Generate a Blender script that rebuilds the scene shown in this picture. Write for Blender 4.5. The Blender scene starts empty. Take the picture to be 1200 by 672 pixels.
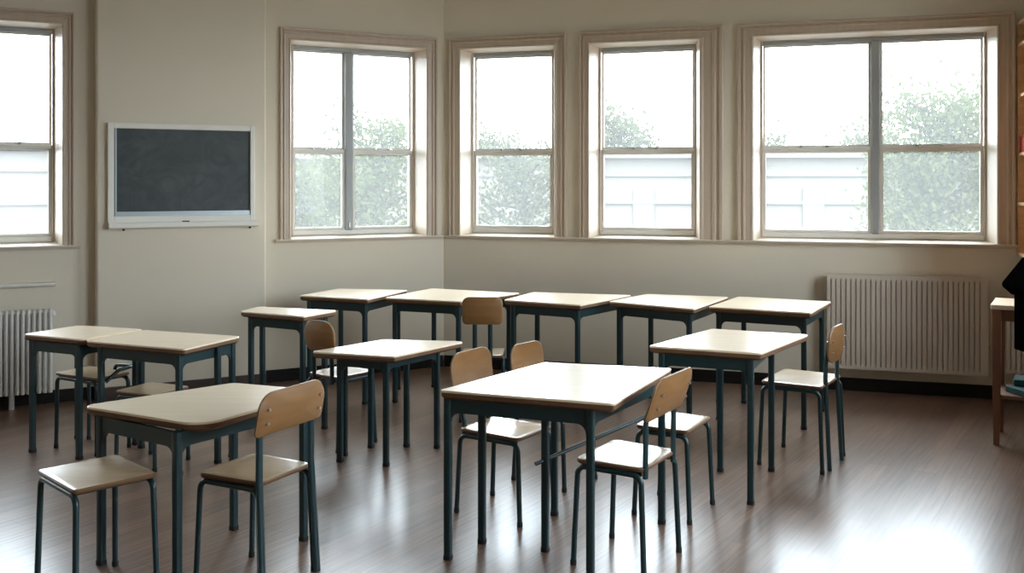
import bpy, bmesh, math, random
from mathutils import Vector, Matrix
random.seed(7)
SC = bpy.context.scene
COL = SC.collection
V2 = lambda p: Vector((p[0], p[1]))
V3 = Vector

# ------------------------------------------------------------------ materials
def new_mat(name):
    m = bpy.data.materials.new(name); m.use_nodes = True
    nt = m.node_tree; b = nt.nodes['Principled BSDF']
    return m, nt, b
def mat(name, col, rough=.5, metal=0., spec=.5, var=.0, scale=(6, 6, 6), bump=0., bscale=60., coat=0., coat_rough=.2):
    """plain procedural material: base colour broken up by a stretched noise, optional bump"""
    m, nt, b = new_mat(name)
    b.inputs['Base Color'].default_value = (*col, 1)
    b.inputs['Roughness'].default_value = rough
    b.inputs['Metallic'].default_value = metal
    b.inputs['Specular IOR Level'].default_value = spec
    b.inputs['Coat Weight'].default_value = coat
    b.inputs['Coat Roughness'].default_value = coat_rough
    tc = nt.nodes.new('ShaderNodeTexCoord')
    mp = nt.nodes.new('ShaderNodeMapping'); mp.inputs['Scale'].default_value = scale
    nt.links.new(tc.outputs['Object'], mp.inputs['Vector'])
    if var > 0:
        nz = nt.nodes.new('ShaderNodeTexNoise'); nz.inputs['Scale'].default_value = 1.; nz.inputs['Detail'].default_value = 6
        nt.links.new(mp.outputs['Vector'], nz.inputs['Vector'])
        rp = nt.nodes.new('ShaderNodeValToRGB')
        rp.color_ramp.elements[0].position = .3; rp.color_ramp.elements[1].position = .7
        rp.color_ramp.elements[0].color = (*[c * (1 - var) for c in col], 1)
        rp.color_ramp.elements[1].color = (*[min(1, c * (1 + var)) for c in col], 1)
        nt.links.new(nz.outputs['Fac'], rp.inputs['Fac'])
        nt.links.new(rp.outputs['Color'], b.inputs['Base Color'])
    if bump > 0:
        n2 = nt.nodes.new('ShaderNodeTexNoise'); n2.inputs['Scale'].default_value = bscale; n2.inputs['Detail'].default_value = 4
        nt.links.new(tc.outputs['Object'], n2.inputs['Vector'])
        bp = nt.nodes.new('ShaderNodeBump'); bp.inputs['Strength'].default_value = bump; bp.inputs['Distance'].default_value = .01
        nt.links.new(n2.outputs['Fac'], bp.inputs['Height'])
        nt.links.new(bp.outputs['Normal'], b.inputs['Normal'])
    return m

M = {}
M['wall'] = mat('wall_paint', (.72, .65, .535), .75, var=.03, scale=(.8, .8, .8), bump=.06, bscale=90)
M['ceiling'] = mat('ceiling_paint', (.55, .53, .48), .9)
M['casing'] = mat('casing_wood_paint', (.53, .43, .335), .4, var=.06, scale=(30, 30, 2.))
M['lining'] = mat('reveal_paint', (.74, .64, .53), .4, var=.03, scale=(8, 8, 8))
M['sill'] = mat('sill_paint', (.63, .545, .45), .4, var=.04, scale=(8, 8, 8))
M['sash'] = mat('sash_metal', (.34, .355, .36), .4, var=.05)
M['sash_pale'] = mat('sash_pale_paint', (.74, .71, .66), .4, var=.05)
M['dark_base'] = mat('baseboard_dark_wood', (.012, .009, .008), .6, spec=.2, var=.2, scale=(3, 3, 30))
M['brown_base'] = mat('baseboard_brown_wood', (.05, .03, .022), .5, var=.2, scale=(3, 3, 30))
M['laminate'] = mat('desk_laminate', (.93, .75, .54), .28, spec=.6, var=.05, scale=(3, 26, 8), coat=.8, coat_rough=.24)
M['edge'] = mat('desk_edge_wood', (.155, .082, .042), .55, spec=.3, var=.2, scale=(9, 9, 60))
M['seat'] = mat('seat_plywood', (.58, .405, .235), .27, var=.07, scale=(5, 26, 8), coat=.7, coat_rough=.22)
M['seat_edge'] = mat('seat_plywood_edge', (.17, .09, .043), .5, var=.15, scale=(9, 9, 90))
M['back'] = mat('backrest_plywood', (.24, .118, .043), .45, spec=.3, var=.10, scale=(7, 7, 40), coat=.05)
M['back_edge'] = mat('backrest_plywood_edge', (.30, .17, .08), .5, var=.1, scale=(9, 9, 60))
M['teal'] = mat('teal_enamel', (.005, .027, .032), .4, var=.08, scale=(9, 9, 9), coat=.15)
M['rubber'] = mat('black_rubber', (.012, .012, .013), .7)
M['rivet'] = mat('steel_rivet', (.7, .69, .66), .3, metal=.9)
M['rad'] = mat('radiator_paint', (.60, .52, .44), .45, var=.02)
M['rad_white'] = mat('radiator_white_paint', (.62, .60, .57), .4, var=.03)
M['white'] = mat('white_painted_wood', (.80, .77, .71), .45, var=.03)
M['metal_strip'] = mat('board_metal_strip', (.40, .45, .47), .35, metal=.3)
M['wood_tan'] = mat('tan_shelf_wood', (.62, .38, .20), .45, var=.15, scale=(6, 6, 40))
M['wood_red'] = mat('reddish_table_wood', (.19, .08, .038), .45, var=.18, scale=(14, 14, 3))
M['table_top'] = mat('small_table_top', (.62, .47, .33), .35, var=.08, scale=(4, 20, 4))
M['black'] = mat('black_paint', (.0018, .0017, .0017), .8, spec=0., var=.1)
M['teal_cloth'] = mat('teal_cover', (.012, .075, .075), .6, var=.2, scale=(20, 20, 20))
M['red'] = mat('red_card', (.45, .045, .02), .5, var=.08)
M['chrome'] = mat('latch_metal', (.45, .44, .42), .3, metal=.9)
M['bark'] = mat('tree_bark', (.028, .027, .020), .9, var=.3, scale=(8, 8, 2))
M['facade'] = mat('pale_render', (.078, .067, .057), .9, var=.02)
M['facade_dark'] = mat('facade_band_paint', (.066, .057, .049), .9)
M['ground'] = mat('pale_paving', (.074, .069, .062), .95, var=.06, scale=(.5, .5, .5))

def leaf_mat(name, c0, c1):
    m, nt, b = new_mat(name)
    tc = nt.nodes.new('ShaderNodeTexCoord'); nz = nt.nodes.new('ShaderNodeTexNoise'); nz.inputs['Scale'].default_value = 2.2
    nt.links.new(tc.outputs['Object'], nz.inputs['Vector'])
    rp = nt.nodes.new('ShaderNodeValToRGB'); rp.color_ramp.elements[0].color = (*c0, 1); rp.color_ramp.elements[1].color = (*c1, 1)
    rp.color_ramp.elements[0].position = .35; rp.color_ramp.elements[1].position = .65
    nt.links.new(nz.outputs['Fac'], rp.inputs['Fac'])
    d = nt.nodes.new('ShaderNodeBsdfDiffuse'); t = nt.nodes.new('ShaderNodeBsdfTranslucent'); mx = nt.nodes.new('ShaderNodeMixShader')
    mx.inputs['Fac'].default_value = .45
    nt.links.new(rp.outputs['Color'], d.inputs['Color']); nt.links.new(rp.outputs['Color'], t.inputs['Color'])
    nt.links.new(d.outputs['BSDF'], mx.inputs[1]); nt.links.new(t.outputs['BSDF'], mx.inputs[2])
    nt.nodes.remove(b)
    nt.links.new(mx.outputs['Shader'], nt.nodes['Material Output'].inputs['Surface'])
    return m
M['leaf'] = leaf_mat('tree_leaves', (.044, .053, .019), (.056, .064, .030))
M['leaf_pale'] = leaf_mat('pale_tree_leaves', (.043, .048, .025), (.050, .054, .034))

def glass_mat():
    m, nt, b = new_mat('window_glass'); nt.nodes.remove(b)  # float glass; a small translucent share imitates veiling glare over the view
    t = nt.nodes.new('ShaderNodeBsdfTransparent'); t.inputs['Color'].default_value = (.97, .985, .98, 1)
    g = nt.nodes.new('ShaderNodeBsdfGlossy'); g.inputs['Roughness'].default_value = .02
    fr = nt.nodes.new('ShaderNodeFresnel'); fr.inputs['IOR'].default_value = 1.12
    mx = nt.nodes.new('ShaderNodeMixShader')
    veil = nt.nodes.new('ShaderNodeBsdfTranslucent'); veil.inputs['Color'].default_value = (.9, .9, .88, 1)
    md = nt.nodes.new('ShaderNodeMixShader'); md.inputs['Fac'].default_value = .04
    nt.links.new(t.outputs['BSDF'], md.inputs[1]); nt.links.new(veil.outputs['BSDF'], md.inputs[2])
    nt.links.new(fr.outputs['Fac'], mx.inputs['Fac']); nt.links.new(md.outputs['Shader'], mx.inputs[1]); nt.links.new(g.outputs['BSDF'], mx.inputs[2])
    nt.links.new(mx.outputs['Shader'], nt.nodes['Material Output'].inputs['Surface'])
    return m
M['glass'] = glass_mat()

def floor_mat():
    m, nt, b = new_mat('dark_plank_floor')
    N = nt.nodes.new; L = nt.links.new
    tc = N('ShaderNodeTexCoord'); mp = N('ShaderNodeMapping')
    mp.inputs['Rotation'].default_value = (0, 0, math.radians(-57))
    L(tc.outputs['Object'], mp.inputs['Vector'])
    br = N('ShaderNodeTexBrick'); br.offset = .37; br.inputs['Scale'].default_value = 1.
    br.inputs['Brick Width'].default_value = 1.5; br.inputs['Row Height'].default_value = .115
    br.inputs['Mortar Size'].default_value = .0016; br.inputs['Mortar Smooth'].default_value = .2; br.inputs['Bias'].default_value = 0
    br.inputs['Color1'].default_value = (.205, .124, .086, 1); br.inputs['Color2'].default_value = (.140, .086, .062, 1)
    br.inputs['Mortar'].default_value = (.085, .054, .042, 1)
    L(mp.outputs['Vector'], br.inputs['Vector'])
    m2 = N('ShaderNodeMapping'); m2.inputs['Scale'].default_value = (2.2, 60, 1)
    L(mp.outputs['Vector'], m2.inputs['Vector'])
    nz = N('ShaderNodeTexNoise'); nz.inputs['Scale'].default_value = 1.; nz.inputs['Detail'].default_value = 8; nz.inputs['Roughness'].default_value = .65
    L(m2.outputs['Vector'], nz.inputs['Vector'])
    rp = N('ShaderNodeValToRGB'); rp.color_ramp.elements[0].color = (.55, .55, .55, 1); rp.color_ramp.elements[1].color = (1.5, 1.46, 1.42, 1)
    rp.color_ramp.elements[0].position = .3; rp.color_ramp.elements[1].position = .72
    L(nz.outputs['Fac'], rp.inputs['Fac'])
    mx = N('ShaderNodeMix'); mx.data_type = 'RGBA'; mx.blend_type = 'MULTIPLY'; mx.inputs['Factor'].default_value = 1
    L(br.outputs['Color'], mx.inputs['A']); L(rp.outputs['Color'], mx.inputs['B'])
    L(mx.outputs['Result'], b.inputs['Base Color'])
    rr = N('ShaderNodeMapRange'); rr.inputs['To Min'].default_value = .27; rr.inputs['To Max'].default_value = .33
    L(nz.outputs['Fac'], rr.inputs['Value']); L(rr.outputs['Result'], b.inputs['Roughness'])
    b.inputs['Specular IOR Level'].default_value = .42
    b.inputs['Coat Weight'].default_value = .40; b.inputs['Coat Roughness'].default_value = .25
    bp = N('ShaderNodeBump'); bp.inputs['Strength'].default_value = .07; bp.inputs['Distance'].default_value = .003
    ad = N('ShaderNodeMath'); ad.operation = 'MULTIPLY_ADD'; ad.inputs[1].default_value = -1.2
    L(br.outputs['Fac'], ad.inputs[0]); L(nz.outputs['Fac'], ad.inputs[2])
    L(ad.outputs['Value'], bp.inputs['Height']); L(bp.outputs['Normal'], b.inputs['Normal'])
    return m
M['floor'] = floor_mat()

def board_mat():
    m, nt, b = new_mat('slate_chalkboard')
    N = nt.nodes.new; L = nt.links.new
    tc = N('ShaderNodeTexCoord')
    wv = N('ShaderNodeTexNoise'); wv.inputs['Scale'].default_value = 5.; wv.inputs['Detail'].default_value = 3; wv.inputs['Distortion'].default_value = 2.5
    nz = N('ShaderNodeTexNoise'); nz.inputs['Scale'].default_value = 3.; nz.inputs['Detail'].default_value = 7
    L(tc.outputs['Object'], wv.inputs['Vector']); L(tc.outputs['Object'], nz.inputs['Vector'])
    mu = N('ShaderNodeMath'); mu.operation = 'MULTIPLY'; L(wv.outputs['Fac'], mu.inputs[0]); L(nz.outputs['Fac'], mu.inputs[1])
    rp = N('ShaderNodeValToRGB'); rp.color_ramp.elements[0].color = (.020, .029, .031, 1); rp.color_ramp.elements[1].color = (.095, .106, .106, 1)
    rp.color_ramp.elements[0].position = .1; rp.color_ramp.elements[1].position = .75
    L(mu.outputs['Value'], rp.inputs['Fac']); L(rp.outputs['Color'], b.inputs['Base Color'])
    b.inputs['Roughness'].default_value = .5
    return m
M['slate'] = board_mat()

# ------------------------------------------------------------------ mesh helpers
def link(name, bm, m, parent=None, origin=(0, 0, 0), smooth=False):
    """bmesh in world coordinates -> ONE object; vertices are stored relative to origin"""
    o3 = V3(origin)
    if parent is not None: o3 = parent.matrix_basis.translation.copy() if parent.parent is None else V3(parent['_o'])
    for v in bm.verts: v.co -= o3
    bmesh.ops.recalc_face_normals(bm, faces=bm.faces[:])
    me = bpy.data.meshes.new(name); bm.to_mesh(me); bm.free()
    if smooth:
        for p in me.polygons: p.use_smooth = True
    for mm in (m if isinstance(m, (list, tuple)) else [m]): me.materials.append(M[mm])
    o = bpy.data.objects.new(name, me); COL.objects.link(o)
    if parent is not None: o.parent = parent
    else: o.location = o3
    o['_o'] = tuple(o3)
    if smooth and hasattr(me, 'set_sharp_from_angle'): me.set_sharp_from_angle(angle=math.radians(38))
    return o
def root(name, loc, label, cat, group=None):
    e = bpy.data.objects.new(name, None); COL.objects.link(e)
    e.location = loc; e.empty_display_size = .1
    e['label'] = label; e['category'] = cat; e['_o'] = tuple(loc)
    if group: e['group'] = group
    return e
def sroot(name, loc):
    e = bpy.data.objects.new(name, None); COL.objects.link(e); e.location = loc; e['kind'] = 'structure'; e['_o'] = tuple(loc)
    return e
def tag(o, label, cat, group=None):
    o['label'] = label; o['category'] = cat
    if group: o['group'] = group
    return o
def struct(o): o['kind'] = 'structure'; return o

def offset_poly(P, d):
    """CCW polygon moved inwards by d"""
    n = len(P); out = []
    for i in range(n):
        a, b, c = P[i - 1], P[i], P[(i + 1) % n]
        e1 = (b - a).normalized(); e2 = (c - b).normalized()
        n1 = Vector((-e1.y, e1.x)); n2 = Vector((-e2.y, e2.x))
        k = 1 + n1.dot(n2)
        out.append(b + (n1 + n2) * (d / k))
    return out
def round_poly(P, radii, seg=5):
    n = len(P); out = []
    for i in range(n):
        a, b, c = P[i - 1], P[i], P[(i + 1) % n]
        e1 = (a - b).normalized(); e2 = (c - b).normalized()
        ang = math.acos(max(-1, min(1, e1.dot(e2)))); r = max(.0005, radii[i])
        t = min(r / math.tan(ang / 2), .48 * (a - b).length, .48 * (c - b).length); r = t * math.tan(ang / 2)
        bis = (e1 + e2).normalized(); ce = b + bis * (r / math.sin(ang / 2))
        p0 = b + e1 * t - ce; p1 = b + e2 * t - ce
        a0 = math.atan2(p0.y, p0.x); da = math.atan2(p1.y, p1.x) - a0
        while da > math.pi: da -= 2 * math.pi
        while da < -math.pi: da += 2 * math.pi
        for k in range(seg + 1):
            q = a0 + da * k / seg; out.append(ce + Vector((math.cos(q), math.sin(q))) * r)
    return out
def slab(bm, P, radii, layers, seg=5, mats=None, dish=None):
    """loft of a rounded polygon through layers [(inset, z)] with top and bottom caps; mats: material index per band"""
    rings = []
    for off, z in layers:
        pts = round_poly(offset_poly(P, off), [max(.002, r - off) for r in radii], seg)
        rings.append([bm.verts.new((p.x, p.y, z)) for p in pts])
    n = len(rings[0])
    for k in range(len(rings) - 1):
        for i in range(n):
            f = bm.faces.new((rings[k][i], rings[k][(i + 1) % n], rings[k + 1][(i + 1) % n], rings[k + 1][i]))
            f.material_index = mats[k + 1] if mats else 0
    f = bm.faces.new(rings[0]); f.material_index = mats[0] if mats else 0
    f = bm.faces.new(rings[-1][::-1]); f.material_index = mats[-1] if mats else 0
def box(bm, c, ax, half):
    """oriented box: centre, three unit axes, half sizes"""
    vs = []
    for sx in (-1, 1):
        for sy in (-1, 1):
            for sz in (-1, 1):
                vs.append(bm.verts.new(V3(c) + V3(ax[0]) * sx * half[0] + V3(ax[1]) * sy * half[1] + V3(ax[2]) * sz * half[2]))
    for q in ((0, 1, 3, 2), (4, 6, 7, 5), (0, 4, 5, 1), (2, 3, 7, 6), (0, 2, 6, 4), (1, 5, 7, 3)):
        bm.faces.new([vs[i] for i in q])
def bevel_all(bm, w, seg=2):
    bmesh.ops.bevel(bm, geom=bm.edges[:], offset=w, segments=seg, profile=.6, affect='EDGES', clamp_overlap=True)
def fillet_path(pts, r, seg=6):
    out = [V3(pts[0])]
    for i in range(1, len(pts) - 1):
        a, b, c = V3(pts[i - 1]), V3(pts[i]), V3(pts[i + 1])
        e1 = (a - b).normalized(); e2 = (c - b).normalized()
        ang = e1.angle(e2)
        if ang > math.pi - .02: out.append(b); continue
        t = min(r / math.tan(ang / 2), .49 * (a - b).length, .49 * (c - b).length); rr = t * math.tan(ang / 2)
        ce = b + (e1 + e2).normalized() * (rr / math.sin(ang / 2))
        p0 = b + e1 * t - ce; p1 = b + e2 * t - ce; om = p0.angle(p1)
        for k in range(seg + 1):
            s = k / seg
            out.append(ce + (p0 * math.sin((1 - s) * om) + p1 * math.sin(s * om)) / math.sin(om))
    out.append(V3(pts[-1])); return out
def tube(bm, pts, r, seg=12, flat=None, ref=None):
    """round tube along pts; flat = (scale_a, scale_b) squashes the section, ref = direction of its first axis"""
    n = len(pts); rings = []; r = r if isinstance(r, (list, tuple)) else [r] * n
    up = None
    for i in range(n):
        t = (pts[min(i + 1, n - 1)] - pts[max(i - 1, 0)]).normalized()
        if up is None:
            g = V3(ref) if ref is not None else (V3((0, 0, 1)) if abs(t.z) < .9 else V3((1, 0, 0)))
            up = (g - t * g.dot(t)).normalized()
        else: up = (up - t * up.dot(t)).normalized()
        sd = t.cross(up); fa, fb = flat or (1, 1)
        rings.append([bm.verts.new(pts[i] + (up * math.cos(2 * math.pi * k / seg) * fa + sd * math.sin(2 * math.pi * k / seg) * fb) * r[i]) for k in range(seg)])
    for i in range(n - 1):
        for k in range(seg):
            bm.faces.new((rings[i][k], rings[i][(k + 1) % seg], rings[i + 1][(k + 1) % seg], rings[i + 1][k]))
    bm.faces.new(rings[0][::-1]); bm.faces.new(rings[-1])
def prism(bm, pts, d):
    """planar polygon (3-D points) pushed out along d"""
    a = [bm.verts.new(p) for p in pts]; b = [bm.verts.new(V3(p) + V3(d)) for p in pts]; n = len(a)
    bm.faces.new(a[::-1]); bm.faces.new(b)
    for i in range(n): bm.faces.new((a[i], a[(i + 1) % n], b[(i + 1) % n], b[i]))
BM = bmesh.new
UP = V3((0, 0, 1))

# ------------------------------------------------------------------ the room
CORNER = V3((-.56, 8.046, 0))
DL = V3((-.8894, -.4572, 0)).normalized(); NL = V3((.4572, -.8894, 0)).normalized()
DR = V3((.9549, -.2970, 0)).normalized(); NR = V3((-.2970, -.9549, 0)).normalized()
HT = 3.35; TH = .30
L_END = CORNER + DL * 6.2; R_ONE = CORNER + DR * 4.62; R_TWO = R_ONE + NR * 2.6
R_REAR = V3((R_TWO.x, -3.2, 0)); L_REAR = V3((L_END.x, -3.2, 0))

def wall(name, p0, d, n_in, length, openings=(), ext0=0., ext1=0.):
    """a wall slab of thickness TH behind the plane through p0, with real openings (s0, s1, z0, z1)"""
    ss = sorted({-ext0, length + ext1, *[o[0] for o in openings], *[o[1] for o in openings]})
    zs = sorted({0, HT, *[o[2] for o in openings], *[o[3] for o in openings]})
    hole = lambda i, k: any(o[0] - 1e-6 <= ss[i] and ss[i + 1] <= o[1] + 1e-6 and o[2] - 1e-6 <= zs[k] and zs[k + 1] <= o[3] + 1e-6 for o in openings)
    bm = BM(); F = {}; B = {}
    P = lambda s, z, off: p0 + d * s + UP * z - n_in * off
    for i, s in enumerate(ss):
        for k, z in enumerate(zs):
            F[i, k] = bm.verts.new(P(s, z, 0)); B[i, k] = bm.verts.new(P(s, z, TH))
    ni, nk = len(ss) - 1, len(zs) - 1
    solid = lambda i, k: 0 <= i < ni and 0 <= k < nk and not hole(i, k)
    for i in range(ni):
        for k in range(nk):
            if hole(i, k): continue
            bm.faces.new((F[i, k], F[i + 1, k], F[i + 1, k + 1], F[i, k + 1]))
            bm.faces.new((B[i, k], B[i, k + 1], B[i + 1, k + 1], B[i + 1, k]))
            for (di, dk, a, b) in ((-1, 0, (i, k), (i, k + 1)), (1, 0, (i + 1, k), (i + 1, k + 1)), (0, -1, (i, k), (i + 1, k)), (0, 1, (i, k + 1), (i + 1, k + 1))):
                if not solid(i + di, k + dk): bm.faces.new((F[a], F[b], B[b], B[a]))
    for v in [v for v in bm.verts if not v.link_faces]: bm.verts.remove(v)
    return struct(link(name, bm, 'wall'))

Z0, Z1 = 1.075, 2.592
OPEN_L = [(.158, 1.268), (2.846, 4.05), (4.55, 5.75)]
OPEN_R = [(.149, .940), (1.222, 2.075), (2.471, 4.116)]
wall('wall_left', CORNER, DL, NL, 6.2, [(a, b, Z0, Z1) for a, b in OPEN_L], .1, .24)
wall('wall_back', CORNER, DR, NR, 4.62, [(a, b, Z0, Z1) for a, b in OPEN_R], .1, .24)
FILL_OPEN_W = [(1.15, 2.5)]  # invented opening out of view, added to bring daylight onto pier and left wall
wall('wall_right', R_ONE, NR, -DR, 2.6, [(a, b, Z0, 2.75) for a, b in FILL_OPEN_W], 0, .0)
SIDE_N = V3((-1, 0, 0))
FILL_OPEN_S = [(1.2, 3.6)]  # another added opening, unseen, for more daylight from the side
OPEN_B = []
wall('wall_side', R_TWO, V3((0, -1, 0)), SIDE_N, R_TWO.y + 3.2, [(a, b, .95, 2.9) for a, b in FILL_OPEN_S], .1, .24)
wall('wall_rear', R_REAR, V3((-1, 0, 0)), V3((0, 1, 0)), R_REAR.x - L_REAR.x, [(a, b, .95, 2.9) for a, b in OPEN_B], 0, 0)
wall('wall_far_left', L_REAR, V3((0, 1, 0)), V3((1, 0, 0)), L_END.y + 3.2, (), .24, 0)

def room_poly(z, grow):
    c = V3((-.9, 2.5, 0)); pts = [CORNER, L_END, L_REAR, R_REAR, R_TWO, R_ONE]
    return [V3((p.x, p.y, z)) + (p - c).normalized() * grow for p in pts]
bm = BM(); prism(bm, room_poly(0, .25), (0, 0, -.15)); struct(link('floor', bm, 'floor'))
bm = BM(); prism(bm, room_poly(HT, .3), (0, 0, .2)); struct(link('ceiling', bm, 'ceiling'))

# chimney-breast pier that carries the chalkboard, rounded outer corners
PIER = .13
bm = BM()
pp = [CORNER + DL * 1.48 - NL * .02, CORNER + DL * 1.48 + NL * PIER, CORNER + DL * 2.639 + NL * PIER, CORNER + DL * 2.639 - NL * .02]
q = [V2(p) for p in pp]
if sum((q[i].x * q[(i + 1) % 4].y - q[(i + 1) % 4].x * q[i].y) for i in range(4)) < 0: q.reverse(); rad = [.001, .018, .018, .001]
else: rad = [.001, .018, .018, .001]
slab(bm, q, rad, [(0, HT), (0, 0)])
struct(link('wall_pier', bm, 'wall', smooth=True))

# baseboards (named setting) following the walls
def board(name, p0, d, n, s0, s1, z1, m, t=.016):
    bm = BM(); c = p0 + d * (s0 + s1) / 2 + n * (t / 2 - .002) + UP * z1 / 2
    box(bm, c, (d, n, UP), ((s1 - s0) / 2, t / 2, z1 / 2)); bevel_all(bm, .004, 2)
    return struct(link(name, bm, m))
board('baseboard_back', CORNER, DR, NR, .01, 4.6, .092, 'dark_base')
board('baseboard_left', CORNER, DL, NL, .01, 1.478, .092, 'dark_base')
board('baseboard_far', CORNER, DL, NL, 2.64, 6.1, .085, 'dark_base')
board('baseboard_pier', CORNER + NL * PIER, DL, NL, 1.478, 2.641, .095, 'brown_base')
board('baseboard_right', R_ONE, NR, -DR, .02, 2.6, .092, 'dark_base')

# continuous sill boards with a small apron bead
def sill(name, d, n, s0, s1):
    prof = [(-.01, -.032), (.018, -.032), (.022, -.020), (.040, -.018), (.046, -.010), (.046, -.003), (.042, 0), (-.01, 0)]
    bm = BM(); o = CORNER + UP * (Z0 + .002)
    prism(bm, [o + d * s0 + n * a + UP * b for a, b in prof], d * (s1 - s0))
    return struct(link(name, bm, 'sill'))
sill('trim_sill', DL, NL, .0, 1.385)
sill('trim_sill_far', DL, NL, 2.735, 6.0)
sill('trim_sill_back', DR, NR, .0, 4.245)

# ------------------------------------------------------------------ windows
def sweep_casing(bm, o, d, n, s0, s1, z0, z1, wl, wt, wr):
    prof = [(0, 0), (0, .017), (.10, .022), (.17, .016), (.50, .016), (.54, .026), (.64, .028), (.70, .018), (.80, .018), (.84, .034), (.95, .036), (1., .030), (1., 0)]
    rings = []
    for t, h in prof:
        pts = [(s0 - t * wl, z0), (s0 - t * wl, z1 + t * wt), (s1 + t * wr, z1 + t * wt), (s1 + t * wr, z0)]
        rings.append([bm.verts.new(o + d * s + UP * z + n * h) for s, z in pts])
    for a, b in zip(rings, rings[1:]):
        for i in range(3): bm.faces.new((a[i], a[i + 1], b[i + 1], b[i]))
    for i in range(3):
        bm.faces.new((rings[0][i], rings[-1][i], rings[-1][i + 1], rings[0][i + 1]))
    bm.faces.new([r[0] for r in rings]); bm.faces.new([r[3] for r in rings][::-1])

SPL = .045
def window(num, p0, d, n, s0, s1, z0, z1, widths, light_split=None, casing=True, jamb=(.085, .04)):
    """one sash window: casing, reveal lining, sashes with meeting rail, mullion, panes, latches"""
    w = sroot('window_%d' % num, tuple(p0 + d * (s0 + s1) / 2 + UP * z0))
    P = lambda s, z, off: p0 + d * s + UP * z + n * off
    def bar(name, m, a, b, za, zb, off, t, bev=.004, parent=w):
        bm = BM(); box(bm, P((a + b) / 2, (za + zb) / 2, off), (d, n, UP), (abs(b - a) / 2, t / 2, abs(zb - za) / 2)); bevel_all(bm, bev, 1)
        return link(name, bm, m, parent)
    if casing:
        bm = BM(); sweep_casing(bm, p0, d, n, s0, s1, z0, z1, *widths); link('casing', bm, 'casing', w)
    # splayed lining of the reveal: two jambs, head and inner sill
    def lining(name, pts, ext, along):
        bm = BM(); prism(bm, [P(*q) for q in pts], ext); link(name, bm, 'lining', w)
    H_ = UP * (z1 - z0); W_ = d * (s1 - s0)
    lining('jamb', [(s0, z0, .0), (s0 + SPL, z0, -.14), (s0 + SPL, z0, -.285), (s0, z0, -.285)], H_, 0)
    lining('jamb', [(s1, z0, .0), (s1 - SPL, z0, -.14), (s1 - SPL, z0, -.285), (s1, z0, -.285)], H_, 0)
    lining('head_lining', [(s0, z1, .0), (s0, z1 - .016, -.14), (s0, z1 - .016, -.285), (s0, z1, -.285)], W_, 0)
    lining('inner_sill', [(s0, z0, .0), (s0, z0 + .014, -.14), (s0, z0 + .014, -.285), (s0, z0, -.285)], W_, 0)
    # stop beads in front of the sashes
    j0, j1 = s0 + SPL, s1 - SPL
    for a, b in ((j0, j0 + .014), (j1 - .014, j1)): bar('stop_bead', 'casing', a, b, z0 + .014, z1 - .012, -.150, .03, .006)
    bar('bottom_rail', 'sash_pale', j0, j1, z0 + .014, z0 + .062, -.172, .05, .008)
    bar('head_rail', 'sash', j0, j1, z1 - .046, z1 - .012, -.18, .06, .006)
    g0, g1 = j0 + .014, j1 - .014; zm = 1.757 if casing else (z0 + z1) / 2
    bays = [(g0, g1)] if light_split is None else [(g0, light_split - .032), (light_split + .032, g1)]
    if light_split is not None:
        mu = bar('mullion', 'sash', light_split - .032, light_split + .032, z0 + .05, z1 - .04, -.17, .07, .01)
        bar('latch', 'chrome', light_split - .008, light_split + .008, z0 + .075, z0 + .115, -.13, .014, .003, mu)
    for a, b in bays:
        bar('meeting_rail', 'sash_pale', a, b, zm - .013, zm + .013, -.175, .045, .004)
        for k, (za, zb, off) in enumerate(((z0 + .062, zm - .013, -.175), (zm + .013, z1 - .046, -.195))):
            bm = BM(); st = .022 if k == 0 else .018
            for s in (a + st / 2, b - st / 2): box(bm, P(s, (za + zb) / 2, off), (d, n, UP), (st / 2, .016, (zb - za) / 2))
            for z in (za + .008, zb - .006): box(bm, P((a + b) / 2, z, off), (d, n, UP), ((b - a) / 2 - st, .015, .008))
            f = link('sash', bm, 'sash_pale', w)
            bm = BM(); box(bm, P((a + b) / 2, (za + zb) / 2, off), (d, n, UP), ((b - a) / 2 - st + .004, .002, (zb - za) / 2 - .006))
            link('pane', bm, 'glass', f)
        for q_ in (.36, .6):
            s = a + (b - a) * q_; bm = BM()
            box(bm, P(s, zm + .016, -.158), (d, n, UP), (.012, .012, .006)); box(bm, P(s, zm + .026, -.158), (d, n, UP), (.005, .005, .007)); bevel_all(bm, .002, 1)
            link('sash_catch', bm, 'chrome', w)
    return w
window(1, CORNER, DL, NL, *OPEN_L[0], Z0, Z1, (.092, .093, .083), .757)
window(2, CORNER, DL, NL, *OPEN_L[1], Z0, Z1, (.075, .085, .085), 3.50)
window(3, CORNER, DR, NR, *OPEN_R[0], Z0, Z1, (.096, .09, .102))
window(4, CORNER, DR, NR, *OPEN_R[1], Z0, Z1, (.076, .095, .178))
window(5, CORNER, DR, NR, *OPEN_R[2], Z0, Z1, (.117, .095, .114), 3.333)
window(6, CORNER, DL, NL, *OPEN_L[2], Z0, Z1, (.085, .085, .085), 5.15)
for k, (a, b) in enumerate(FILL_OPEN_S):
    window(7 + k, R_TWO, V3((0, -1, 0)), SIDE_N, a, b, .95, 2.9, (.09, .09, .09), (a + b) / 2)  # unseen window added as a fill light source

for k, (a, b) in enumerate(FILL_OPEN_W):
    window(9 + k, R_ONE, NR, -DR, a, b, Z0, 2.75, (.09, .09, .09), (a + b) / 2)  # added window beyond the view, lights the walls opposite
for k, (a, b) in enumerate(OPEN_B):
    window(8 + k, R_REAR, V3((-1, 0, 0)), V3((0, 1, 0)), a, b, .95, 2.9, (.09, .09, .09), (a + b) / 2)

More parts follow.
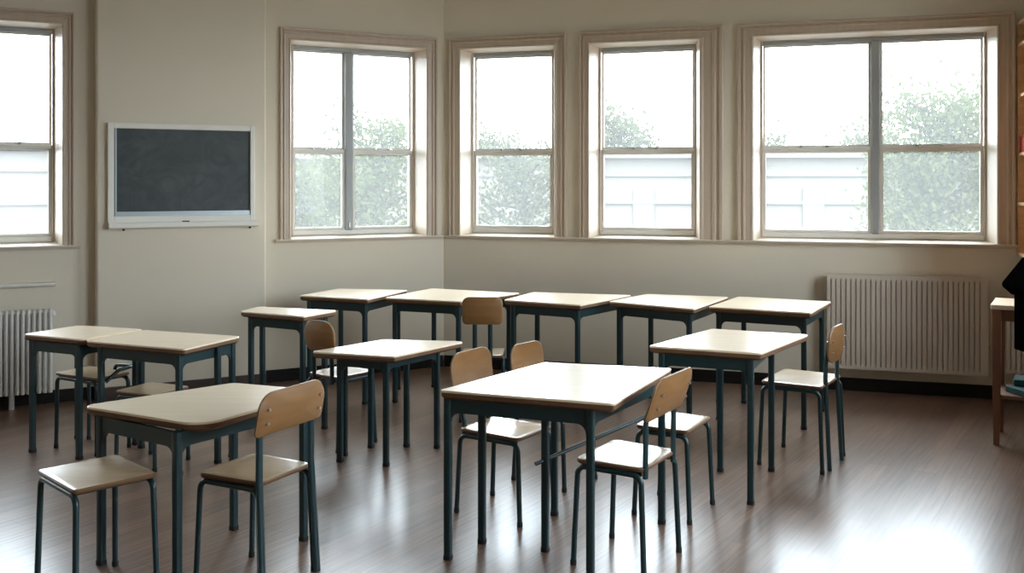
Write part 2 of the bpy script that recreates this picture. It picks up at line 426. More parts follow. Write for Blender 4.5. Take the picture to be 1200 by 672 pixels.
# ------------------------------------------------------------------ chalkboard on the pier
PB = CORNER + NL * PIER
def pb(s, z, off): return PB + DL * s + UP * z + NL * off
t = root('chalkboard', tuple(pb(2.06, 1.18, 0)), 'white framed chalkboard with chalk tray hanging on the pale wall', 'chalkboard')
bm = BM()
for a, b, za, zb in ((1.572, 1.604, 1.225, 1.918), (2.530, 2.570, 1.225, 1.918), (1.604, 2.530, 1.880, 1.918), (1.604, 2.530, 1.225, 1.272)):
    box(bm, pb((a + b) / 2, (za + zb) / 2, .02), (DL, NL, UP), ((b - a) / 2, .021, (zb - za) / 2))
bevel_all(bm, .003, 1); link('frame', bm, 'white', t)
bm = BM(); box(bm, pb(2.067, 1.575, .009), (DL, NL, UP), (.465, .008, .307)); link('writing_surface', bm, 'slate', t)
bm = BM(); box(bm, pb(2.518, 1.575, .022), (DL, NL, UP), (.006, .012, .305)); link('side_strip', bm, 'metal_strip', t)
bm = BM(); box(bm, pb(2.062, 1.287, .024), (DL, NL, UP), (.455, .010, .016)); link('bottom_strip', bm, 'metal_strip', t)
bm = BM()
prof = [(0, 1.183), (.066, 1.188), (.074, 1.196), (.074, 1.226), (.068, 1.230), (.064, 1.222), (.012, 1.218), (0, 1.222)]
prism(bm, [pb(1.553, z, a) for a, z in prof], DL * 1.012); tr = link('chalk_tray', bm, 'white', t)
for s in (1.61, 2.47):
    bm = BM(); tube(bm, [pb(s, 1.186, .05), pb(s, 1.172, .05)], .008, 10); link('tray_peg', bm, 'rubber', tr)
bm = BM(); box(bm, pb(2.06, 1.232, .066), (DL, NL, UP), (.025, .006, .004)); bevel_all(bm, .002, 1); link('clip', bm, 'rubber', tr)

# ------------------------------------------------------------------ radiators and rail
def panel_radiator(label, s0, s1, z0, z1, n_rib, grp):
    t = root('radiator', tuple(CORNER + DR * (s0 + s1) / 2 + NR * .08), label, 'radiator', grp)
    P = lambda s, z, off: CORNER + DR * s + UP * z + NR * off
    # front panel: a corrugated sheet with flat margins, thickness by closing to the back
    bm = BM(); cols = [(s0, 0), (s0 + .022, 0)]; w = (s1 - s0 - .044) / n_rib
    for i in range(n_rib):
        a = s0 + .022 + i * w
        cols += [(a + w * .07, -.014), (a + w * .20, -.014), (a + w * .27, 0), (a + w * .98, 0)]
    cols += [(s1, 0)]
    zr = [(z0, 0), (z0 + .022, 0), (z0 + .045, 1), (z1 - .05, 1), (z1 - .028, 0), (z1, 0)]
    g = [[bm.verts.new(P(s, z, .105 + h * k)) for z, k in zr] for s, h in cols]
    for i in range(len(g) - 1):
        for k in range(len(zr) - 1): bm.faces.new((g[i][k], g[i + 1][k], g[i + 1][k + 1], g[i][k + 1]))
    bk = [bm.verts.new(P(s, z, .085)) for s, z in ((s0, z0), (s1, z0), (s1, z1), (s0, z1))]
    bm.faces.new(bk)
    bm.faces.new([c[0] for c in g] + [bk[1], bk[0]]); bm.faces.new([c[-1] for c in g][::-1] + [bk[3], bk[2]])
    bm.faces.new(g[0][::-1] + [bk[0], bk[3]]); bm.faces.new(g[-1] + [bk[2], bk[1]])
    link('front_panel', bm, 'rad', t)
    bm = BM(); box(bm, P((s0 + s1) / 2, (z0 + z1) / 2, .035), (DR, NR, UP), ((s1 - s0) / 2 - .02, .012, (z1 - z0) / 2 - .03)); bevel_all(bm, .004, 1); link('back_panel', bm, 'rad', t)
    bm = BM(); box(bm, P((s0 + s1) / 2, z1 - .004, .07), (DR, NR, UP), ((s1 - s0) / 2, .036, .006)); bevel_all(bm, .003, 1)
    link('top_grille', bm, 'rad', t)
    for s in (s0 + .15, s1 - .15):
        bm = BM(); box(bm, P(s, (z0 + z1) / 2, .016), (DR, NR, UP), (.015, .0145, .2)); link('wall_bracket', bm, 'rad', t)
    return t
panel_radiator('wide beige ribbed panel radiator below the widest window', 2.992, 4.045, .172, .847, 30, None)
panel_radiator('narrow strip of ribbed radiator behind the legs of the small wooden table', 4.13, 4.55, .20, .70, 12, None)

t = root('radiator', tuple(CORNER + DL * 3.5 + NL * .12), 'white column radiator with a rounded top under the window beside the chalkboard wall', 'radiator')
P = lambda s, z, off: CORNER + DL * s + UP * z + NL * off
for i in range(24):
    s = 2.926 + i * .033; bm = BM()
    for off in (.085, .145):
        tube(bm, fillet_path([P(s, .10, off), P(s, .12, off), P(s, .62, off), P(s, .640, off)], .02), .0152, 12, flat=(.95, 1.6), ref=DL)
    tube(bm, [P(s, .628, .075), P(s, .640, .09), P(s, .644, .115), P(s, .640, .14), P(s, .628, .155)], .0152, 12, flat=(.95, 1), ref=DL)
    tube(bm, [P(s, .115, .07), P(s, .105, .115), P(s, .115, .16)], .0152, 12, flat=(.95, 1), ref=DL)
    link('column', bm, 'rad_white', t, smooth=True)
bm = BM(); tube(bm, fillet_path([P(2.906, .61, .115), P(2.914, .634, .115), P(3.70, .634, .115)], .01), .026, 14, flat=(1.5, .75), ref=NL); link('top_header', bm, 'rad_white', t, smooth=True)
for s in (3.157, 3.586):
    bm = BM(); tube(bm, [P(s, .115, .115), P(s, 0, .115)], .018, 10); link('foot', bm, 'rad_white', t, smooth=True)
bm = BM(); tube(bm, [P(2.905, .15, .115), P(3.69, .15, .115)], .014, 10); link('header_pipe', bm, 'rad_white', t, smooth=True)

bm = BM(); prof = [(0, .797), (.030, .797), (.046, .805), (.050, .815), (.046, .824), (.030, .827), (0, .827)]
prism(bm, [P(2.89, z, a) for a, z in prof], DL * 1.25)
tag(link('wall_rail', bm, 'white', origin=tuple(P(3.5, .797, 0))), 'slim white rail fixed to the wall above the column radiator', 'rail')

# ------------------------------------------------------------------ desks
def ccw(Q):
    Q = [V2(p) for p in Q]
    a = sum(Q[i].x * Q[(i + 1) % len(Q)].y - Q[(i + 1) % len(Q)].x * Q[i].y for i in range(len(Q)))
    return Q if a > 0 else Q[::-1]
def square_leg(bm, x, y, z0, z1, ang, w=.0305):
    u = Vector((math.cos(ang), math.sin(ang))); v = Vector((-u.y, u.x)); c = Vector((x, y)); h = w / 2
    slab(bm, [c - u * h - v * h, c + u * h - v * h, c + u * h + v * h, c - u * h + v * h], [.007] * 4, [(.0, z1), (.0, z0)], 3)
DESKS = 'wooden topped school desks with teal legs'
def desk(label, quad, z, radii=(.02, .02, .02, .02), frame=None, extra=(), inset=.052, ap=.058):
    """quad = the four corners of the top (left, near, right, back), counter-clockwise; frame = where its four legs stand"""
    Q = [V2(p) for p in quad]; c = sum(Q, Vector((0, 0))) / 4
    t = root('school_desk', (c.x, c.y, 0), label, 'desk', DESKS)
    bm = BM()
    slab(bm, Q, radii, [(.0025, z), (0, z - .0025), (0, z - .009), (.001, z - .0095), (.001, z - .026), (.015, z - .036)], 7, [0, 0, 0, 1, 1, 1])
    link('tabletop', bm, ['laminate', 'edge'], t, smooth=True)
    Fp = [V2(p) for p in frame] if frame else offset_poly(Q, inset)
    zt = z - .035
    e = (Fp[1] - Fp[0]); ang = math.atan2(e.y, e.x)
    for i in range(4):
        a, b = Fp[i], Fp[(i + 1) % 4]; dv = (b - a); Ln = dv.length; dv /= Ln; nv = Vector((dv.y, -dv.x))
        r = .038; m0 = .010; pts = []
        pts += [(m0, 0), (m0, -ap - r)]
        for k in range(7): q_ = k / 6 * math.pi / 2; pts.append((m0 + .006 + r - r * math.cos(q_), -ap - r + r * math.sin(q_)))
        for k in range(7): q_ = (1 - k / 6) * math.pi / 2; pts.append((Ln - m0 - .006 - r + r * math.cos(q_), -ap - r + r * math.sin(q_)))
        pts += [(Ln - m0, -ap - r), (Ln - m0, 0)]
        bm = BM(); th = .016
        prism(bm, [V3((a.x + dv.x * s - nv.x * th / 2, a.y + dv.y * s - nv.y * th / 2, zt + h)) for s, h in pts], (nv.x * th, nv.y * th, 0))
        link('apron_rail', bm, 'teal', t)
    for (x, y) in [tuple(p) for p in Fp] + list(extra):
        bm = BM(); square_leg(bm, x, y, .012, zt, ang); lg = link('leg', bm, 'teal', t, smooth=True)
        bm = BM(); square_leg(bm, x, y, 0, .018, ang, .033); link('foot_cap', bm, 'rubber', lg, smooth=True)
    return t

dA = desk('largest school desk, gleaming pale top, two chair backs rising behind its long side',
     [(-.29, 3.89), (.38, 3.65), (.71, 4.35), (.15, 4.50)], .68, (.015, .012, .015, .02),
     [(-.255, 3.915), (.297, 3.715), (.660, 4.325), (.192, 4.432)], [(-.125, 4.09), (.136, 4.00)])
bm = BM(); tube(bm, fillet_path([V3((.095, 3.975, .362)), V3((.60, 4.285, .488)), V3((.652, 4.318, .56))], .05), .008, 10); link('brace_rod', bm, 'teal', dA, smooth=True)
desk('square school desk with an empty chair tucked in at the side towards the wide radiator',
     [(.66, 4.74), (1.15, 4.53), (1.54, 5.09), (1.08, 5.30)], .715, (.012, .012, .02, .02),
     [(.725, 4.745), (1.115, 4.585), (1.352, 5.115), (1.085, 5.11)])
dD = desk('rounded tan school desk beside the backless stool, a chair turned towards it',
     [(-1.705, 3.88), (-1.13, 3.57), (-.80, 4.17), (-1.23, 4.33)], .62, (.035, .105, .05, .04),
     [(-1.615, 3.86), (-1.232, 3.61), (-.875, 4.12), (-1.205, 4.25)])
desk('school desk between the rounded tan desk and the desk by the column radiator',
     [(-2.285, 5.24), (-1.66, 4.97), (-1.49, 5.39), (-2.10, 5.62)], .66, (.03, .02, .02, .02),
     [(-2.20, 5.255), (-1.71, 5.04), (-1.535, 5.38), (-2.10, 5.56)], [(-1.578, 5.262)])
desk('school desk nearest the white column radiator, a low stool under it',
     [(-2.73, 5.47), (-2.315, 5.28), (-2.12, 5.65), (-2.56, 5.81)], .66, (.03, .04, .02, .05),
     [(-2.675, 5.475), (-2.35, 5.33), (-2.16, 5.63), (-2.55, 5.765)])
desk('small school desk standing alone in front of the corner end of the chalkboard wall',
     [(-1.66, 5.99), (-1.22, 5.75), (-1.07, 6.02), (-1.60, 6.22)], .72, (.02, .012, .02, .03))
dJ = desk('back row school desk nearest the lone small desk, under the window beside the chalkboard',
     [(-1.48, 6.82), (-.97, 6.60), (-.76, 7.18), (-1.29, 7.27)], .72, (.02, .012, .02, .02))
desk('school desk in the back row with the lone chair pulled up in front of it',
     [(-.87, 6.69), (-.34, 6.48), (.06, 6.98), (-.60, 7.29)], .72, (.02, .012, .02, .02))
desk('middle desk of the five along the back wall, below the second narrow window',
     [(-.055, 6.57), (.44, 6.29), (.84, 6.85), (.15, 7.04)], .72, (.02, .012, .02, .02))
desk('school desk in the back row between the middle desk and the one overlapping the radiator',
     [(.64, 6.48), (1.13, 6.09), (1.49, 6.74), (.95, 6.92)], .72, (.02, .012, .02, .02))
desk('school desk at the radiator end of the back row',
     [(1.24, 6.20), (1.80, 5.91), (2.11, 6.48), (1.56, 6.76)], .72, (.02, .012, .02, .02))
desk('low narrow school desk with a pale chair back behind its tapering corner',
     [(-1.08, 5.25), (-.61, 5.10), (-.26, 5.59), (-.74, 5.66)], .60, (.02, .012, .03, .03),
     [(-.926, 5.285), (-.668, 5.205), (-.425, 5.555), (-.80, 5.565)], [(-.922, 5.405), (-.60, 5.585)], ap=.05)

# ------------------------------------------------------------------ chairs and stools
CHAIRS = 'plywood school chairs with teal tube frames'
STOOLS = 'backless school stools with teal tube legs'
def rect(c, ang, w, d):
    """corner list of a rectangle: w along ang, d across it"""
    u = Vector((math.cos(ang), math.sin(ang))); v = Vector((-u.y, u.x)); c = V2(c)
    return [c - u * w / 2 - v * d / 2, c + u * w / 2 - v * d / 2, c + u * w / 2 + v * d / 2, c - u * w / 2 + v * d / 2]
def backrest_panel(w, z0, z1, r_top, r_bot, base, head, tilt, bow=.022, th=.011, nr=7):
    """bowed plywood panel with rounded corners; base = middle of the seat's rear edge, head = the way the sitter faces"""
    h = z1 - z0
    ol = round_poly([Vector((-w / 2, 0)), Vector((w / 2, 0)), Vector((w / 2, h)), Vector((-w / 2, h))], [r_bot, r_bot, r_top, r_top], 8)
    side = V3((-head.y, head.x, 0)); bm = BM()
    def mp(x, y, off):
        zz = z0 + y
        back = .012 + (zz - z0) * math.tan(tilt)
        bw = bow * (1 - (x / (w / 2)) ** 2) + .012 * math.sin(y / h * math.pi)
        return V3((base.x, base.y, zz)) - head * (back + bw * .9 + off) + side * x
    cen = Vector((0, h / 2)); lay = []
    for off, sh in ((0, .003), (.0025, 0), (th - .0025, 0), (th, .003)):
        lay.append([bm.verts.new(mp(*(cen + (p - cen) * (1 - sh / (w / 2))), off)) for p in ol])
    n = len(ol)
    for a, b in zip(lay, lay[1:]):
        for i in range(n):
            f = bm.faces.new((a[i], a[(i + 1) % n], b[(i + 1) % n], b[i])); f.material_index = 1
    for ring, off in ((lay[0], 0), (lay[-1], th)):
        prev = ring
        for k in range(1, nr):
            s = 1 - k / nr
            cur = [bm.verts.new(mp(*(cen + (p - cen) * s), off)) for p in ol]
            for i in range(n): bm.faces.new((prev[i], prev[(i + 1) % n], cur[(i + 1) % n], cur[i]))
            prev = cur
        m0 = bm.verts.new(mp(0, h / 2, off))
        for i in range(n): bm.faces.new((prev[i], prev[(i + 1) % n], m0))
    return bm, mp
def chair(name, label, c, heading, width, depth, zs, back=None, posts=.62, to_floor=False, group=None, splay=.016, radius=.03, rivets=False, post_front=True):
    """heading = angle the sitter faces; back = (width, z0, z1, r_top, r_bot, tilt)"""
    hd = V3((math.cos(heading), math.sin(heading), 0)); sd = V3((-hd.y, hd.x, 0)); c3 = V3((c[0], c[1], 0))
    t = root(name, tuple(c3), label, 'chair' if back else 'stool', group or (CHAIRS if back else STOOLS))
    P = lambda f, s, z: c3 + hd * f + sd * s + UP * z
    # seat: moulded slab, a little narrower behind, rolled front edge
    k = .93 if back else 1.
    Q = [V2(P(-depth / 2, width / 2 * k, 0)), V2(P(-depth / 2, -width / 2 * k, 0)), V2(P(depth / 2, -width / 2, 0)), V2(P(depth / 2, width / 2, 0))]
    Q = ccw(Q); bm = BM()
    slab(bm, Q, [radius] * 4, [(.030, zs - .002), (.012, zs), (.004, zs - .0012), (0, zs - .006), (.001, zs - .014), (.006, zs - .019)], 6, [0, 0, 0, 1, 1, 1])
    link('seat', bm, ['seat', 'seat_edge'], t, smooth=True)
    zr = zs - .030; r = .0112; iw = width / 2 - .012; idp = depth / 2 - .010
    bm = BM()
    tube(bm, [P(-idp + .045, iw, zr), P(idp - .045, iw, zr)], r, 12); tube(bm, [P(-idp + .045, -iw, zr), P(idp - .045, -iw, zr)], r, 12)
    for f in (-idp + .055, idp - .055): tube(bm, [P(f, -iw, zr), P(f, iw, zr)], r * .9, 12)
    link('seat_frame', bm, 'teal', t, smooth=True)
    for f in (-1, 1):
        for s in (-1, 1):
            bm = BM()
            foot = P(f * (idp + splay), s * (iw + splay * .5), .010)
            tube(bm, fillet_path([foot, P(f * idp, s * iw, zr), P(f * (idp - .07), s * iw, zr)], .040, 8), r, 12)
            lg = link('leg', bm, 'teal', t, smooth=True)
            bm = BM(); tube(bm, [foot - UP * .010, foot + UP * .010], r * 1.12, 12); link('foot_cap', bm, 'rubber', lg, smooth=True)
    if back:
        bw, z0, z1, rt, rb, tilt = back
        base = P(-depth / 2 + .012, 0, zs)
        bm, mp = backrest_panel(bw, z0, z1, rt, rb, base, hd, tilt)
        br = link('backrest', bm, ['back', 'back_edge'], t, smooth=True)
        for s in (-1, 1):
            x = s * bw / 2 * posts
            po = -.011 if post_front else .020
            top = mp(x, (z1 - z0) * .60, po); mid = mp(x, 0, po); low = P(-depth / 2 + .004, x, zs - .045)
            pts = [low, V3((low.x, low.y, zs + .02)), mid, top]
            if to_floor: pts = [P(-depth / 2 - .02, x * 1.06, .0)] + pts[1:]
            bm = BM(); tube(bm, fillet_path(pts, .10, 6), .0125 if not to_floor else .014, 12, flat=(1.15, .8) , ref=sd)
            link('back_post', bm, 'teal', t, smooth=True)
            if rivets:
                for q_ in (.3, .62):
                    p = mp(x, (z1 - z0) * q_, -.001); bm = BM(); tube(bm, [p - hd * .002, p + hd * .003], .005, 10)
                    link('rivet', bm, 'rivet', br, smooth=True)
                    p = mp(x, (z1 - z0) * q_, .012); bm = BM(); tube(bm, [p + hd * .004, p - hd * .008], .005, 10)
                    link('rivet', bm, 'rivet', br, smooth=True)
            bm = BM(); p = P(-depth / 2 + .02, x, zs - .032); tube(bm, [p - sd * .0, P(-idp + .06, x, zs - .032)], .008, 10); link('post_bracket', bm, 'teal', t, smooth=True)
    return t
R_ = math.radians
A30 = R_(-32)
# chair at the end of the large desk, back towards the room
chair('school_chair', 'plywood chair at the short end of the large desk, its backrest leaning outwards',
      (.46, 3.925), R_(180 - 32), .35, .29, .42, (.365, .595, .765, .055, .03, R_(17)), .74, rivets=True)
chair('school_chair', 'plywood chair drawn up to the rounded tan desk, seen from behind its broad backrest',
      (-.975, 3.735), R_(180 - 27), .31, .30, .42, (.375, .588, .748, .075, .02, R_(6)), .78, to_floor=True, rivets=True)
chair('school_chair', 'plywood chair tucked into the square desk near the wide radiator, backrest upright and oval',
      (1.57, 5.315), R_(180 - 33), .42, .32, .45, (.30, .555, .748, .09, .08, R_(3)), .74, to_floor=True, rivets=True)
chair('school_chair', 'plywood chair pushed under the large desk with its whole seat showing between the legs',
      (-.03, 4.50), R_(-33), .30, .33, .385, (.325, .53, .718, .07, .04, R_(5)), .6, post_front=False)
chair('school_chair', 'plywood chair farther behind the large desk, only the top of its backrest showing',
      (.215, 4.97), R_(-38), .28, .30, .385, (.27, .50, .675, .06, .04, R_(5)), .6, post_front=False)
chair('school_chair', 'plywood chair standing square to the back row, small squarish backrest in front of its desks',
      (-.185, 6.30), R_(90), .28, .28, .42, (.255, .615, .79, .045, .03, R_(6)), .38)
chair('school_chair', 'plywood chair with a pale rounded backrest behind the low narrow desk',
      (-.985, 5.65), R_(53), .27, .28, .42, (.245, .555, .73, .075, .05, R_(4)), .6)
chair('school_stool', 'backless stool with a square wooden seat beside the rounded tan desk',
      (-1.53, 3.615), R_(-45), .30, .35, .44, None, radius=.018)
chair('school_stool', 'backless stool between the large desk and the square desk, pale seat showing past a backrest',
      (.745, 4.515), R_(-30), .32, .25, .41, None, radius=.02)
chair('school_stool', 'backless stool under the desk nearest the white column radiator',
      (-2.38, 5.57), R_(-30), .23, .36, .43, None, radius=.02, splay=.006)
st = [o for o in bpy.data.objects if o.get('category') == 'stool'][-1]
hd = V3((math.cos(R_(-30)), math.sin(R_(-30)), 0)); sd = V3((-hd.y, hd.x, 0)); c3 = V3((-2.38, 5.57, 0))
bm = BM(); tube(bm, fillet_path([c3 + hd * f + sd * a + UP * z for f, a, z in ((.02, .128, .40), (.03, .130, .452), (.19, .128, .462), (.205, .01, .455), (.190, -.06, .40))], .05, 8), .010, 12)
link('rail_hoop', bm, 'teal', st, smooth=True)
chair('school_stool', 'backless stool under the desk next to the chalkboard wall, mostly hidden by the rounded desk',
      (-1.93, 5.27), R_(-25), .26, .28, .40, None, radius=.02, splay=.006)

# ------------------------------------------------------------------ things at the window wall's far end
t = root('side_table', (3.038, 5.677, 0), 'small reddish wooden table with a pale top and lower shelf by the radiators', 'table')
u = V3((math.cos(R_(-30)), math.sin(R_(-30)), 0)); v = V3((-u.y, u.x, 0)); c0 = V3((3.038, 5.677, 0))
Q = rect((3.038, 5.677), R_(-30), .46, .40)
bm = BM(); slab(bm, Q, [.012] * 4, [(.002, .805), (0, .803), (0, .782), (.004, .778)], 4); link('tabletop', bm, 'table_top', t, smooth=True)
for a in (-1, 1):
    for b in (-1, 1):
        p = c0 + u * a * .20 + v * b * .17; bm = BM()
        slab(bm, rect((p.x, p.y), R_(-30), .052, .052), [.006] * 4, [(0, .78), (.002, .5), (.011, 0)], 3); link('leg', bm, 'wood_red', t, smooth=True)
bm = BM()
for b in (-1, 1): box(bm, c0 + v * b * .17 + UP * .745, (u, v, UP), (.19, .010, .033))
for a in (-1, 1): box(bm, c0 + u * a * .20 + UP * .745, (v, u, UP), (.16, .010, .033))
link('apron', bm, 'wood_red', t)
bm = BM(); box(bm, c0 + UP * .278, (u, v, UP), (.215, .185, .011)); bevel_all(bm, .004, 1); link('shelf', bm, 'wood_red', t)
for a, b, c_, z, l in ((-.03, -.05, 8, .289, 'teal folder lying on the lower shelf of the small wooden table'),):
    bm = BM(); uu = V3((math.cos(R_(c_)), math.sin(R_(c_)), 0)); vv = V3((-uu.y, uu.x, 0)); p = c0 + u * (a + .02) + v * b
    box(bm, p + UP * (z + .018), (uu, vv, UP), (.125, .085, .018)); bevel_all(bm, .005, 2)
    tag(link('folder', bm, 'teal_cloth', origin=(p.x, p.y, z)), l, 'folder')
bm = BM(); p = c0 + u * .0 + v * .03 + UP * .325
bx = rect((p.x, p.y), R_(-30), .24, .17); slab(bm, bx, [.01] * 4, [(.004, .362), (0, .358), (0, .332), (.004, .3255)], 3)
tag(link('folder', bm, 'teal_cloth', origin=(p.x, p.y, .325)), 'smaller teal folder stacked askew on the lower one of the small table', 'folder')

# black lectern with a slanted hood
t = root('lectern', (2.99, 5.12, 0), 'black lectern with an overhanging slanted top beside the small wooden table', 'lectern')
bm = BM(); box(bm, V3((2.94, 5.12, .805)), (V3((1, 0, 0)), V3((0, 1, 0)), UP), (.245, .15, .195)); bevel_all(bm, .006, 2); link('body', bm, 'black', t)
bm = BM(); prism(bm, [V3((2.645, 4.94, .945)), V3((2.645, 4.94, .965)), V3((2.755, 4.94, 1.10)), V3((3.14, 4.94, 1.10)), V3((3.25, 4.94, .965)), V3((3.25, 4.94, .945)), V3((3.22, 4.94, .90)), V3((2.695, 4.94, .90))], (0, .36, 0)); bevel_all(bm, .004, 1); link('hood', bm, 'black', t)
bm = BM(); box(bm, V3((3.02, 5.12, .33)), (V3((1, 0, 0)), V3((0, 1, 0)), UP), (.06, .06, .30)); bevel_all(bm, .006, 2); link('post', bm, 'black', t)
bm = BM(); slab(bm, rect((3.02, 5.12), 0, .30, .30), [.03] * 4, [(.004, .035), (0, .03), (0, 0)], 4); link('base', bm, 'black', t)

# tall shelf unit hanging on the right wall, open towards the room
SF = CORNER + DR * 4.242                               # front edge line; depth runs along DR to the wall
def sp(a, off, z): return SF + DR * a + NR * off + UP * z
t = root('wall_shelf', tuple(sp(.18, .4, 1.0)), 'tall tan wooden shelf unit on the wall past the widest window', 'shelf')
for off in (.022, .96):
    bm = BM(); box(bm, sp(.175, off, 1.80), (DR, NR, UP), (.175, .011, .80)); bevel_all(bm, .002, 1); link('side_panel', bm, 'wood_tan', t)
for z in (1.012, 1.36, 1.70, 2.10, 2.45, 2.60):
    bm = BM(); box(bm, sp(.175, .491, z), (DR, NR, UP), (.172, .458, .011)); bevel_all(bm, .002, 1); link('shelf_board', bm, 'wood_tan', t)
bm = BM(); box(bm, sp(.345, .491, 1.80), (DR, NR, UP), (.006, .458, .79)); link('back_panel', bm, 'wood_tan', t)
bm = BM(); b0 = sp(.088, .105, 1.711)
box(bm, b0 + UP * .052, (DR, NR, UP), (.075, .075, .052)); bevel_all(bm, .004, 2)
b1 = link('storage_box', bm, 'red', origin=tuple(b0)); tag(b1, 'red cardboard box standing on the tan wall shelf', 'box')
bm = BM(); box(bm, b0 + UP * .108, (DR, NR, UP), (.078, .078, .0045)); bevel_all(bm, .002, 1); link('lid', bm, 'red', b1)

# ------------------------------------------------------------------ outside the windows
bm = BM(); prism(bm, [V3((-60, 9.2, -1.25)), V3((60, 9.2, -1.25)), V3((60, 90, -1.25)), V3((-60, 90, -1.25))], (0, 0, -.2))
bmg = bm; struct(link('ground', bmg, 'ground'))
bm = BM(); prism(bm, [V3((-60, -40, -1.30)), V3((60, -40, -1.30)), V3((60, 9.2, -1.30)), V3((-60, 9.2, -1.30))], (0, 0, -.2)); struct(link('ground_near', bm, 'ground'))

def building(label, c, ang, w, d, z1, bands, doors, name='building'):
    u = V3((math.cos(ang), math.sin(ang), 0)); v = V3((-u.y, u.x, 0)); c = V3(c); z0 = -1.25
    t = root(name, tuple(c + UP * z0), label, 'building', None)
    bm = BM(); box(bm, c + v * d / 2 + UP * (z0 + z1) / 2, (u, v, UP), (w / 2, d / 2, (z1 - z0) / 2)); link('wall', bm, 'facade', t)
    bm = BM(); box(bm, c + v * d / 2 + UP * (z1 + .06), (u, v, UP), (w / 2 + .3, d / 2 + .3, .08)); link('roof', bm, 'facade', t)
    for z in bands:
        bm = BM(); box(bm, c - v * .04 + UP * z, (u, v, UP), (w / 2, .05, .05)); link('cornice_band', bm, 'facade_dark', t)
    for x in doors:
        bm = BM(); box(bm, c + u * x - v * .03 + UP * (z0 + 1.3), (u, v, UP), (.30, .05, 1.3)); link('pilaster', bm, 'facade_dark', t)
    return t
building('long pale flat-roofed building seen through the windows of the back wall', (9, 28, 0), R_(-6), 34, 6, 2.25, (1.75, .95, .2), (-10, -5.2, -.4, 4.4, 9.2))
building('pale building behind the trees outside the window beside the chalkboard wall', (-22, 26, 0), R_(24), 20, 6, 2.5, (1.9, .9), (-7, -1, 5))

def tree(label, x, y, h, spread, n_leaf, seed, m='leaf', low=.25, leaf=.10):
    rnd = random.Random(seed); z0 = -1.25
    t = root('tree', (x, y, z0), label, 'tree', 'trees outside the windows')
    bm = BM(); tips = []
    trunk = [V3((x + rnd.uniform(-.05, .05) * k, y + rnd.uniform(-.05, .05) * k, z0 + h * .82 * k / 6)) for k in range(7)]
    tube(bm, trunk, [.10 * (1 - k / 7.5) * h / 5 for k in range(7)], 8)
    for i in range(26):
        f = low + (.95 - low) * i / 25; p = trunk[0].lerp(trunk[-1], f) if False else trunk[min(5, int(f * 6))].lerp(trunk[min(6, int(f * 6) + 1)], f * 6 - int(f * 6))
        a = i * 2.4 + rnd.uniform(-.4, .4); ln = spread * (1.05 - .55 * f) * rnd.uniform(.7, 1.1)
        q_ = p + V3((math.cos(a) * ln, math.sin(a) * ln, ln * rnd.uniform(.25, .65)))
        md = p.lerp(q_, .5) + V3((0, 0, -.06 * ln))
        tube(bm, fillet_path([p, md, q_], .3, 3), [.026 * h / 5] * len(fillet_path([p, md, q_], .3, 3)), 5)
        tips.append((p, md, q_, ln))
    link('trunk', bm, 'bark', t, smooth=True)
    bm = BM()
    for _ in range(n_leaf):
        p, md, q_, ln = rnd.choice(tips); s = rnd.random() ** .6
        b = (p.lerp(md, s * 2) if s < .5 else md.lerp(q_, s * 2 - 1)) + V3([rnd.gauss(0, .16 * spread * .9) for _ in range(3)])
        e1 = V3([rnd.gauss(0, 1) for _ in range(3)]).normalized(); e2 = e1.cross(V3([rnd.gauss(0, 1) for _ in range(3)])).normalized()
        l = leaf * rnd.uniform(.6, 1.2)
        bm.faces.new([bm.verts.new(b - e1 * l * .5), bm.verts.new(b + e2 * l * .28), bm.verts.new(b + e1 * l * .5), bm.verts.new(b - e2 * l * .28)])
    link('foliage', bm, m, t)
    return t
tree('leafy green tree filling the outer half of the widest window', 6.9, 16.0, 4.9, 1.5, 13000, 1, leaf=.11)
tree('slender bare-branched tree seen through the narrow window by the room corner', .15, 15.5, 3.9, 1.15, 4200, 2, 'leaf_pale', leaf=.10)
tree('yellow-green tree seen through the inner half of the window beside the room corner', -2.35, 16.0, 4.6, 1.15, 8000, 3, leaf=.10)
tree('pale sparse tree seen through the panes nearest the chalkboard', -3.75, 18.0, 3.6, 1.2, 3400, 4, 'leaf_pale', leaf=.12)
for i, (x, y, h, lb) in enumerate(((-1.2, 40, 5.6, 'far pale tree rising above the building roof near the room corner'), (4.2, 37, 6.0, 'far pale tree above the roof in the middle narrow window'),
                                   (10.9, 44, 5.6, 'far pale tree above the roof at the edge of the widest window'), (16.4, 44, 5.6, 'far pale tree above the roof next to the leafy green one'), (-12, 42, 6.6, 'far pale tree behind the building beside the chalkboard wall'))):
    tree(lb, x, y, h, 2.3, 4500, 20 + i, 'leaf_pale', .2, .26)

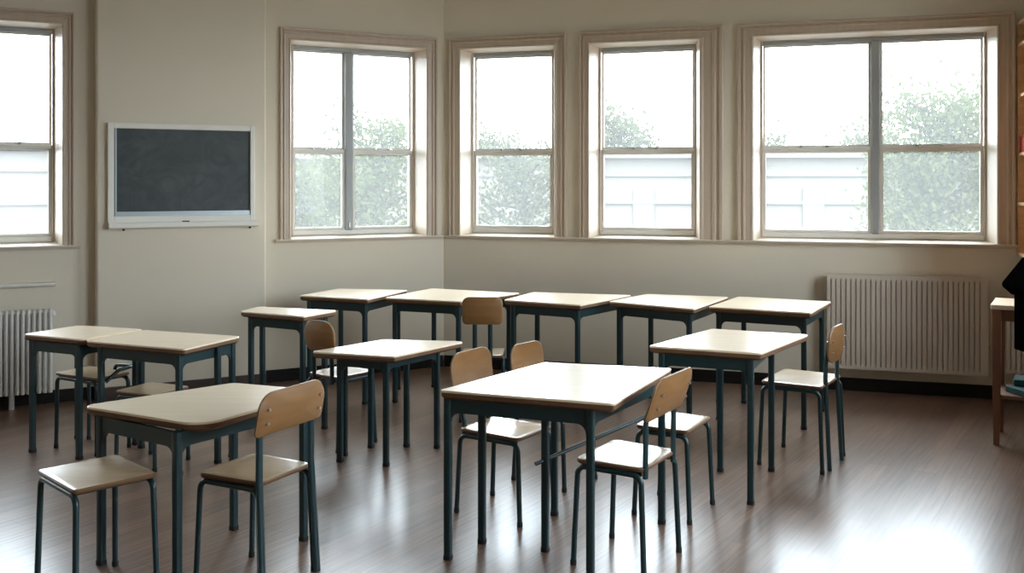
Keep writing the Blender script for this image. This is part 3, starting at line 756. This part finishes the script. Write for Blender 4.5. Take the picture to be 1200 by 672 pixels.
# ------------------------------------------------------------------ light: overcast sky, portals at the panes
w = bpy.data.worlds.new('World'); SC.world = w; w.use_nodes = True
bg = w.node_tree.nodes['Background']; bg.inputs['Color'].default_value = (.80, .905, 1., 1); bg.inputs['Strength'].default_value = 13.0
def portal(p0, d, n, s0, s1, z0, z1):
    l = bpy.data.lights.new('daylight_portal', 'AREA'); l.shape = 'RECTANGLE'; l.size = s1 - s0; l.size_y = z1 - z0
    l.cycles.is_portal = True
    o = bpy.data.objects.new('daylight_portal', l); COL.objects.link(o)
    z = -n; x = d.copy(); y = z.cross(x)
    if y.z < 0: x = -x; y = -y
    mtx = Matrix((x, y, z)).transposed().to_4x4(); mtx.translation = p0 + d * (s0 + s1) / 2 + UP * (z0 + z1) / 2 - n * .23
    o.matrix_world = mtx
for a, b in OPEN_L: portal(CORNER, DL, NL, a, b, Z0, Z1)
for a, b in OPEN_R: portal(CORNER, DR, NR, a, b, Z0, Z1)
for a, b in FILL_OPEN_S: portal(R_TWO, V3((0, -1, 0)), SIDE_N, a, b, .95, 2.9)
for a, b in FILL_OPEN_W: portal(R_ONE, NR, -DR, a, b, Z0, 2.75)
for a, b in OPEN_B: portal(R_REAR, V3((-1, 0, 0)), V3((0, 1, 0)), a, b, .95, 2.9)

# ------------------------------------------------------------------ camera and picture
cd = bpy.data.cameras.new('camera'); cam = bpy.data.objects.new('camera', cd); COL.objects.link(cam)
cam.location = (0, 0, 1.5); cam.rotation_euler = (math.pi / 2, 0, 0)
cd.sensor_fit = 'HORIZONTAL'; cd.sensor_width = 36; cd.lens = 36 * 1150 / 1200
cd.shift_y = -(336 - 215) / 1200; cd.clip_start = .05; cd.clip_end = 300
SC.camera = cam
for o in bpy.data.objects:
    if '_o' in o: del o['_o']
SC.view_settings.view_transform = 'Standard'; SC.view_settings.look = 'None'
SC.view_settings.exposure = .56; SC.view_settings.gamma = 1; SC.view_settings.use_curve_mapping = False
SC.cycles.use_denoising = True
SC.cycles.max_bounces = 12; SC.cycles.diffuse_bounces = 6; SC.cycles.glossy_bounces = 4; SC.cycles.transparent_max_bounces = 12
SC.cycles.caustics_reflective = False; SC.cycles.caustics_refractive = False
